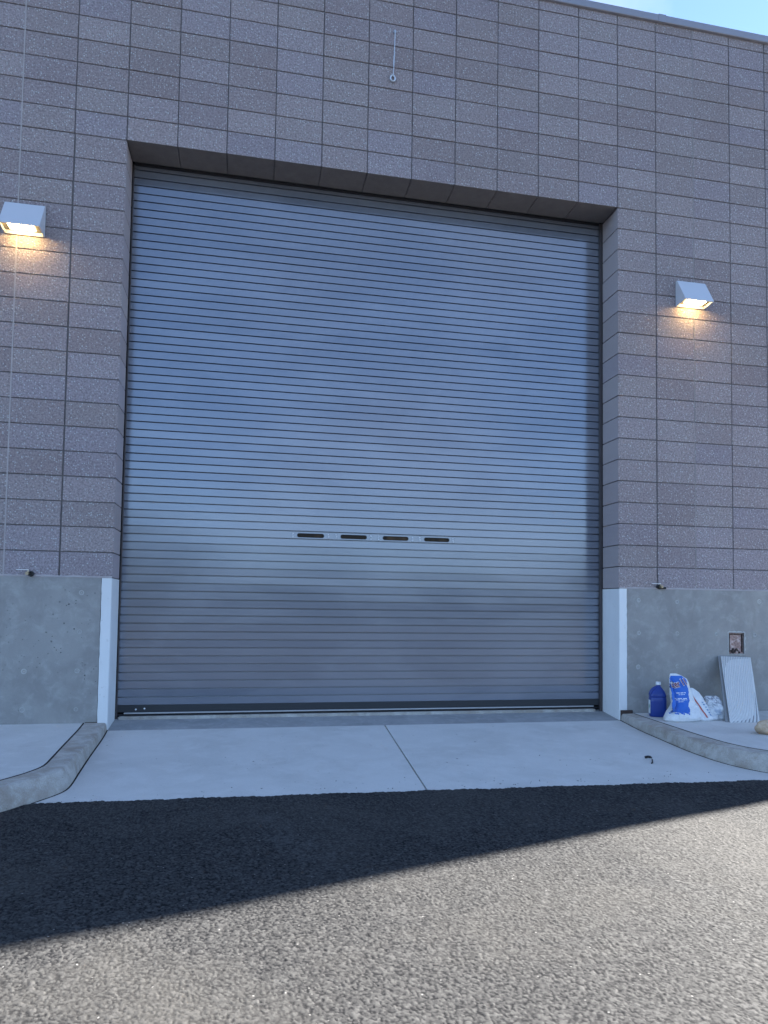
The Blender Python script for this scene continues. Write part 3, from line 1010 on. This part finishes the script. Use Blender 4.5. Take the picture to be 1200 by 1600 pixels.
# blue jug
jx, jy = 4.737, -.215
jz = sz(jy)
jug = empty('plastic_jug', (jx, jy, jz), label='dark blue plastic jug with white cap beside the white sacks', category='jug')
jug.rotation_euler = (0, 0, R(-22))
J = [(0, 0, 0, .064, .048, 0), (0, 0, .004, .071, .054, 0), (0, 0, .012, .074, .057, 0), (0, 0, .10, .074, .057, 0), (0, 0, .165, .074, .057, 0), (0, 0, .174, .0705, .0535, 0), (0, 0, .183, .074, .057, 0), (0, 0, .20, .072, .056, 0), (.002, 0, .225, .058, .046, 0), (.004, 0, .250, .040, .034, 0), (.006, 0, .268, .024, .024, 0), (.006, 0, .276, .0175, .0175, 0), (.006, 0, .292, .0175, .0175, 0)]
link('jug_body', loft('jug_body', interp(J, 2), 40, 4.5), m_jug, jug)
bm = bmesh.new(); bm_cyl(bm, (.006, 0, .286), (.006, 0, .312), .0225, .0215, n=24); link('cap', bm_mesh('cap', bm), m_cap, jug)
bm = bmesh.new(); bm_tube(bm, [(-.060, 0, .185), (-.066, 0, .200), (-.058, 0, .226), (-.040, 0, .248), (-.02, 0, .262), (.0, 0, .262)], .012, n=12); link('handle', bm_mesh('handle', bm, True), m_jug, jug)
# side label wraps the narrow face
vv, ff = [], []
for i in range(9):
    t = math.pi + (i / 8 - .5) * 1.1
    c, s = math.cos(t), math.sin(t)
    x = .0752 * math.copysign(abs(c) ** (2 / 4.5), c); y = .0582 * math.copysign(abs(s) ** (2 / 4.5), s)
    vv += [(x, y, .030), (x, y, .150)]
for i in range(8): ff.append((2 * i, 2 * i + 2, 2 * i + 3, 2 * i + 1))
link('paper_label', pmesh('paper_label', vv, ff, True), m_jlabel, jug)

# white sack with blue panel
def sack_white(name, tint=(.74, .75, .76)):
    M = Mat(name, rough=.42, spec=.4)
    n1 = M.noise(26, 5, .6, vec=M.pos(obj=True), dist=1.2); n2 = M.noise(7, 4, .6, vec=M.pos(obj=True), dist=.8)
    M.color(M.mix(M.rng(n1, .35, .7), tint, tuple(c * .86 for c in tint)))
    M.bump(M.math('ADD', n1, M.math('MULTIPLY', n2, 2)), .012, .9)
    return M
M_sw = sack_white('white_sack_plastic'); m_sack = M_sw.m
m_blue = Mat('blue_print', rough=.45, color=(.018, .12, .48)).m
m_red = Mat('dark_red_print', rough=.5, color=(.22, .02, .035)).m
m_wpr = Mat('white_print', rough=.5, color=(.80, .81, .82)).m

sx_, sy_ = 4.800, -.47
sk = empty('cement_sack', (sx_, sy_, sz(sy_)), label='tall slumped white sack with blue printed panel reading Ker 11', category='sack')
S_ = [(.012, 0, 0, .150, .070, 0), (.014, 0, .012, .166, .082, 0), (.0205, .0, .0357, .1705, .084, 0), (.037, .02, .0772, .150, .080, 0), (.060, .05, .112, .128, .072, 0), (.0735, .07, .148, .1105, .066, 0), (.0715, .10, .2177, .1015, .058, 0), (.0755, .125, .271, .0955, .050, 0), (.0825, .15, .320, .092, .038, 0), (.083, .16, .350, .086, .024, 0), (.062, .168, .379, .058, .012, 0), (.042, .172, .396, .030, .005, 0)]
SS = interp(S_, 4)
sack_me = loft('sack', SS, 56, 2.4, .055, 5)
# pull left top corner up, as the folded mouth of the bag does
sack_o = link('sack_body', sack_me, m_sack, sk)
def bvh_of(me):
    return BVHTree.FromPolygons([v.co.copy() for v in me.vertices], [tuple(p.vertices) for p in me.polygons])
bt = bvh_of(sack_me)
def drape(me, off, tree, ydir=Vector((0, 1, 0))):
    last = -.05
    for v in me.vertices:
        h = tree.ray_cast(Vector((v.co.x, -1, v.co.z)), ydir)
        y = h[0].y if h[0] is not None else last
        last = y
        v.co.y = y - off
    me.update()
def grid_patch(name, outline_f, z0, z1, nx=26, nz=40):
    """outline_f(z) -> xl, xr"""
    vv, ff = [], []
    for j in range(nz + 1):
        z_ = z0 + (z1 - z0) * j / nz
        xl, xr = outline_f(z_)
        for i in range(nx + 1):
            vv.append((xl + (xr - xl) * i / nx, 0, z_))
    for j in range(nz):
        for i in range(nx):
            a = j * (nx + 1) + i
            ff.append((a, a + 1, a + nx + 2, a + nx + 1))
    return pmesh(name, vv, ff, True)
def pan(z_):
    w = .004 * math.sin(z_ * 80) + .002 * math.sin(z_ * 190)
    zs_ = (.05, .071, .159, .226, .305, .358, .383)
    l = float(np.interp(z_, zs_, (-.120, -.115, -.076, -.056, -.039, -.016, .016)))
    r = float(np.interp(z_, zs_, (.045, .051, .092, .113, .138, .143, .105)))
    return (l + w * .6, r + w)
me = grid_patch('blue_panel', pan, .070, .378)
for v in me.vertices:
    if v.co.z < .084: v.co.z += .007 * math.sin(v.co.x * 120) + .004 * math.sin(v.co.x * 260)
drape(me, .0016, bt)
link('blue_panel', me, m_blue, sk)

def text_mesh(body, size, offset=0.0, shear=0.0):
    cu = bpy.data.curves.new('t', 'FONT'); cu.body = body; cu.size = size; cu.offset = offset; cu.shear = shear
    cu.resolution_u = 3
    o = bpy.data.objects.new('t', cu); COL.objects.link(o)
    dg = bpy.context.evaluated_depsgraph_get(); dg.update()
    me = bpy.data.meshes.new_from_object(o.evaluated_get(dg))
    bpy.data.objects.remove(o)
    bm = bmesh.new(); bm.from_mesh(me)
    bmesh.ops.triangulate(bm, faces=bm.faces)
    bmesh.ops.subdivide_edges(bm, edges=[e for e in bm.edges if e.calc_length() > size * .10], cuts=3)
    bm.to_mesh(me); bm.free()
    return me
def place_text(name, body, size, x, z_, rot, mat, parent, tree, off, offset=0, sx=1.0, shear=0):
    me = text_mesh(body, size, offset, shear)
    c, s = math.cos(rot), math.sin(rot)
    for v in me.vertices:
        a, b = v.co.x * sx, v.co.y
        v.co = Vector((x + a * c - b * s, 0, z_ + a * s + b * c))
    drape(me, off, tree)
    me.materials.clear()
    return link(name, me, mat, parent)
place_text('lettering_outline', 'Ker 11', .074, -.031, .272, R(12), m_wpr, sk, bt, .0070, .0050, .84)
place_text('lettering', 'Ker 11', .074, -.031, .272, R(12), m_red, sk, bt, .0105, .0012, .84)
for (z_, wl_, h_, xo) in ((.232, .085, .0065, .000), (.219, .060, .004, .013), (.186, .110, .0055, -.030), (.175, .108, .005, -.029), (.160, .055, .004, -.010)):
    k_ = 12
    me = pmesh('small_print', [(xo + wl_ * i / k_, 0, z_ + s * h_ + i * .0002) for s in (0, 1) for i in range(k_ + 1)], [(i, i + 1, i + k_ + 2, i + k_ + 1) for i in range(0, k_, 1) if (i * 7 + int(z_ * 1000)) % 5 != 0])
    drape(me, .0028, bt)
    link('small_print', me, m_wpr, sk)

# narrow sack slumped behind it, red stripe
sx2, sy2 = 5.010, -.46
sk2 = empty('cement_sack', (sx2, sy2, sz(sy2)), label='narrow white sack with a slanting red stripe leaning behind the Ker 11 sack', category='sack')
S2_ = [(.02, 0, 0, .078, .055, 0), (.024, 0, .014, .086, .062, 0), (.024, .01, .03, .087, .062, 0), (.0135, .04, .081, .0855, .056, 0), (.0055, .06, .135, .0765, .048, 0), (-.003, .08, .189, .067, .038, 0), (-.0075, .10, .232, .0545, .024, 0), (-.023, .12, .264, .032, .010, 0), (-.028, .122, .270, .02, .005, 0)]
me2 = loft('sack', interp(S2_, 4), 40, 2.5, .07, 12)
link('sack_body', me2, m_sack, sk2)
bt2 = bvh_of(me2)
me = grid_patch('red_stripe', lambda z_: (.030 - z_ * .42, .046 - z_ * .42), .03, .21, 4, 20); drape(me, .002, bt2)
m_stripe = Mat('faded_red_print', rough=.5, color=(.42, .10, .08)).m
link('red_stripe', me, m_stripe, sk2)
m_tint = Mat('grey_blue_print', rough=.5, color=(.16, .26, .40)).m
for k, (xa, za, w_, h_) in enumerate(((.035, .045, .018, .012), (.030, .065, .022, .010), (.022, .085, .02, .013), (.014, .11, .022, .009), (.002, .13, .02, .012), (-.006, .15, .018, .008))):
    me = grid_patch('grey_print', lambda z_, xa=xa + .028, w_=w_, za=za: (xa - (z_ - za) * .4, xa + w_ - (z_ - za) * .4), za, za + h_, 4, 3); drape(me, .002, bt2)
    link('grey_print', me, m_tint, sk2)

# crumpled clear/white plastic bag
sx3, sy3 = 5.163, -.42
sk3 = empty('plastic_bag', (sx3, sy3, sz(sy3)), label='low crumpled white plastic bag between the sacks and the ridged tiles', category='bag')
M = Mat('crumpled_bag', rough=.3, spec=.5)
p_ = M.pos(obj=True); n1 = M.noise(16, 5, .65, vec=p_, dist=2.0); v1 = M.vor(22, vec=p_)
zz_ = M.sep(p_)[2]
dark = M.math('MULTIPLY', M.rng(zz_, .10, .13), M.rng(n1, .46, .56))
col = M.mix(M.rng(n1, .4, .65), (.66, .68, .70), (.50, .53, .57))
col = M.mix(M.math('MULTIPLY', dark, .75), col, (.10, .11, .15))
M.color(col); M.bump(M.math('ADD', n1, M.math('MULTIPLY', v1, .8)), .02, .9); m_cr = M.m
S3 = [(.016, 0, 0, .092, .06, 0), (.018, 0, .01, .098, .068, 0), (.0205, .01, .031, .0995, .070, 0), (.022, .02, .087, .10, .064, 0), (.0235, .04, .129, .0935, .048, 0), (.018, .05, .168, .087, .030, 0), (.0125, .06, .192, .0615, .014, 0), (.012, .062, .2, .045, .006, 0)]
me3 = loft('bag', interp(S3, 4), 48, 2.6, .13, 21)
link('bag_body', me3, m_cr, sk3)
bt3 = bvh_of(me3)
for k, (xa, za, w_, h_) in enumerate(((-.02, .085, .06, .004), (-.018, .074, .055, .003), (-.015, .064, .058, .003), (-.012, .05, .05, .004))):
    me = grid_patch('grey_print', lambda z_, xa=xa, w_=w_: (xa, xa + w_), za, za + h_, 8, 2); drape(me, .002, bt3)
    link('grey_print', me, m_tint, sk3)

# two big tiles leaning on the wall; the front one shows its combed mortar back
def tile(TL, TR, BL, BR, th, name, mats, ridged, label, group=None):
    TL, TR, BL, BR = map(Vector, (TL, TR, BL, BR))
    nrm = (BR - BL).cross(TL - BL).normalized()      # towards viewer
    if nrm.y > 0: nrm = -nrm
    o = empty('floor_tile', tuple(BL), label=label, category='tile')
    if group: o['group'] = group
    base = BL.copy()
    NX, NZ = (120, 170) if ridged else (1, 1)
    vv, ff = [], []
    def P_(u, w, h):
        p = BL.lerp(BR, u).lerp(TL.lerp(TR, u), w) + nrm * h
        return p - base
    for j in range(NZ + 1):
        for i in range(NX + 1):
            u, w = i / NX, j / NZ
            h = 0
            vv.append(P_(u, w, h))
    for j in range(NZ):
        for i in range(NX):
            a = j * (NX + 1) + i
            ff.append((a, a + 1, a + NX + 2, a + NX + 1))
    # slab
    c = [P_(u, w, hh) for hh in (-.0003, -th) for (u, w) in ((0, 0), (1, 0), (1, 1), (0, 1))]
    slab = pmesh('tile_body', c, [(0, 1, 2, 3), (7, 6, 5, 4), (0, 4, 5, 1), (1, 5, 6, 2), (2, 6, 7, 3), (3, 7, 4, 0)])
    link('tile_body', slab, mats[0], o)
    if ridged:
        hv = []
        W_ = (TR - TL).length; H_ = (TL - BL).length
        for j in range(NZ + 1):
            for i in range(NX + 1):
                u, w = i / NX * W_, j / NZ * H_
                # strokes of a notched trowel: near-vertical at the top, swinging right below the middle
                sv = (w / H_)
                x = u + .24 * max(0, .62 - sv) ** 1.6 * (1.0) * (1.2 - u / W_) * 1.6 - .05 * max(0, sv - .55) * (1 - u / W_) + .03 * math.sin(sv * 2.4)
                s_ = math.sin(2 * math.pi * x / .0195)
                e = min(1, min(u, W_ - u) / .012, min(w, H_ - w) / .012)
                hv.append((.0062 * max(0, .25 + .75 * s_) + .0010 * math.sin(w * 210 + u * 90) * (s_ > 0) - .0008) * max(0, e) - (.001 if e < .05 else 0))
        vv2 = [P_((k % (NX + 1)) / NX, (k // (NX + 1)) / NZ, hv[k]) for k in range(len(hv))]
        link('combed_mortar', pmesh('combed_mortar', vv2, ff, True), mats[1], o)
    return o
M = Mat('tile_ceramic', rough=.5); M.color(M.mix(M.noise(20), (.20, .205, .21), (.26, .265, .27))); m_tile = M.m
M = Mat('thinset_mortar', rough=.9, spec=.2); M.color(M.mix(M.noise(30, 4), (.56, .56, .55), (.66, .66, .65))); M.bump(M.noise(300, 3), .0015); m_thin = M.m
zt = sz(-.6)
tile((5.508, -.045, .590), (5.835, -.045, .578), (5.190, -.600, zt), (5.468, -.625, zt), .012, 'tile', [m_tile, m_thin], True, 'front grey tile with combed mortar ridges leaning against the concrete base')
tile((5.497, -.026, .594), (5.820, -.024, .582), (5.166, -.575, zt), (5.440, -.600, zt), .010, 'tile', [m_tile], False, 'plain tile hidden behind the ridged one with only its left edge showing')

# tan field stone at the frame edge
M = Mat('tan_stone', rough=.9, spec=.2)
n1 = M.noise(30, 5, .65, vec=M.pos(obj=True)); M.color(M.mix(M.rng(n1, .35, .68), (.42, .30, .19), (.60, .47, .35))); M.bump(n1, .006); m_stone = M.m
bm = bmesh.new(); bmesh.ops.create_icosphere(bm, subdivisions=4, radius=1.0)
for v in bm.verts:
    p = v.co.copy()
    k = 1 + .09 * math.sin(p.x * 3.1 + 1) + .06 * math.sin(p.y * 4.3 + p.z * 2) + .05 * math.sin(p.z * 5 + p.x * 4)
    v.co = Vector((p.x * .115 * k, p.y * .075 * k, max(-.05, p.z * .060 * k)))
st_ = link('field_stone', bm_mesh('field_stone', bm, True), m_stone, loc=(5.140, -1.115, sz(-1.115) + .047), label='rounded tan stone lying on the sidewalk below the leaning tiles', category='stone')
st_.rotation_euler = (0, R(4), R(14))

# small black curl of debris on the driveway
bm = bmesh.new()
bm_tube(bm, [(3.925, -1.385, .010), (3.934, -1.405, .018), (3.930, -1.440, .020), (3.912, -1.480, .014), (3.890, -1.520, .006), (3.876, -1.532, .004)], .0048)
bm_tube(bm, [(3.915, -1.382, .008), (3.928, -1.400, .016), (3.931, -1.425, .019)], .009)
scrap_me = bm_mesh('rubber_scrap', bm, True)
for v in scrap_me.vertices: v.co -= Vector((3.9, -1.45, 0)); v.co.z += gz(v.co.y - 1.45) - gz(-1.45)
link('rubber_scrap', scrap_me, m_black, loc=(3.9, -1.45, gz(-1.45) + .001), label='small curled black rubber scrap lying on the right driveway slab', category='debris')

# crumbs of asphalt along the edge of the slabs
rg = random.Random(5)
vv, ff = [], []
for k in range(80):
    x = rg.uniform(.1, 4.3); y = -1.9 + abs(rg.gauss(0, .09)) + .0
    if rg.random() < .25: y = rg.uniform(-1.85, -.9)
    r = rg.uniform(.0015, .004)
    zb = gz(y) + r * .4
    b0 = len(vv)
    for d in ((1, 0, 0), (-1, 0, 0), (0, 1, 0), (0, -1, 0), (0, 0, 1), (0, 0, -1)):
        vv.append((x + d[0] * r * rg.uniform(.6, 1.4), y + d[1] * r * rg.uniform(.6, 1.4), zb + d[2] * r * .7))
    for f in ((0, 2, 4), (2, 1, 4), (1, 3, 4), (3, 0, 4), (2, 0, 5), (1, 2, 5), (3, 1, 5), (0, 3, 5)):
        ff.append(tuple(b0 + q for q in f))
link('asphalt_crumbs', pmesh('asphalt_crumbs', vv, ff), m_asph, kind='stuff')
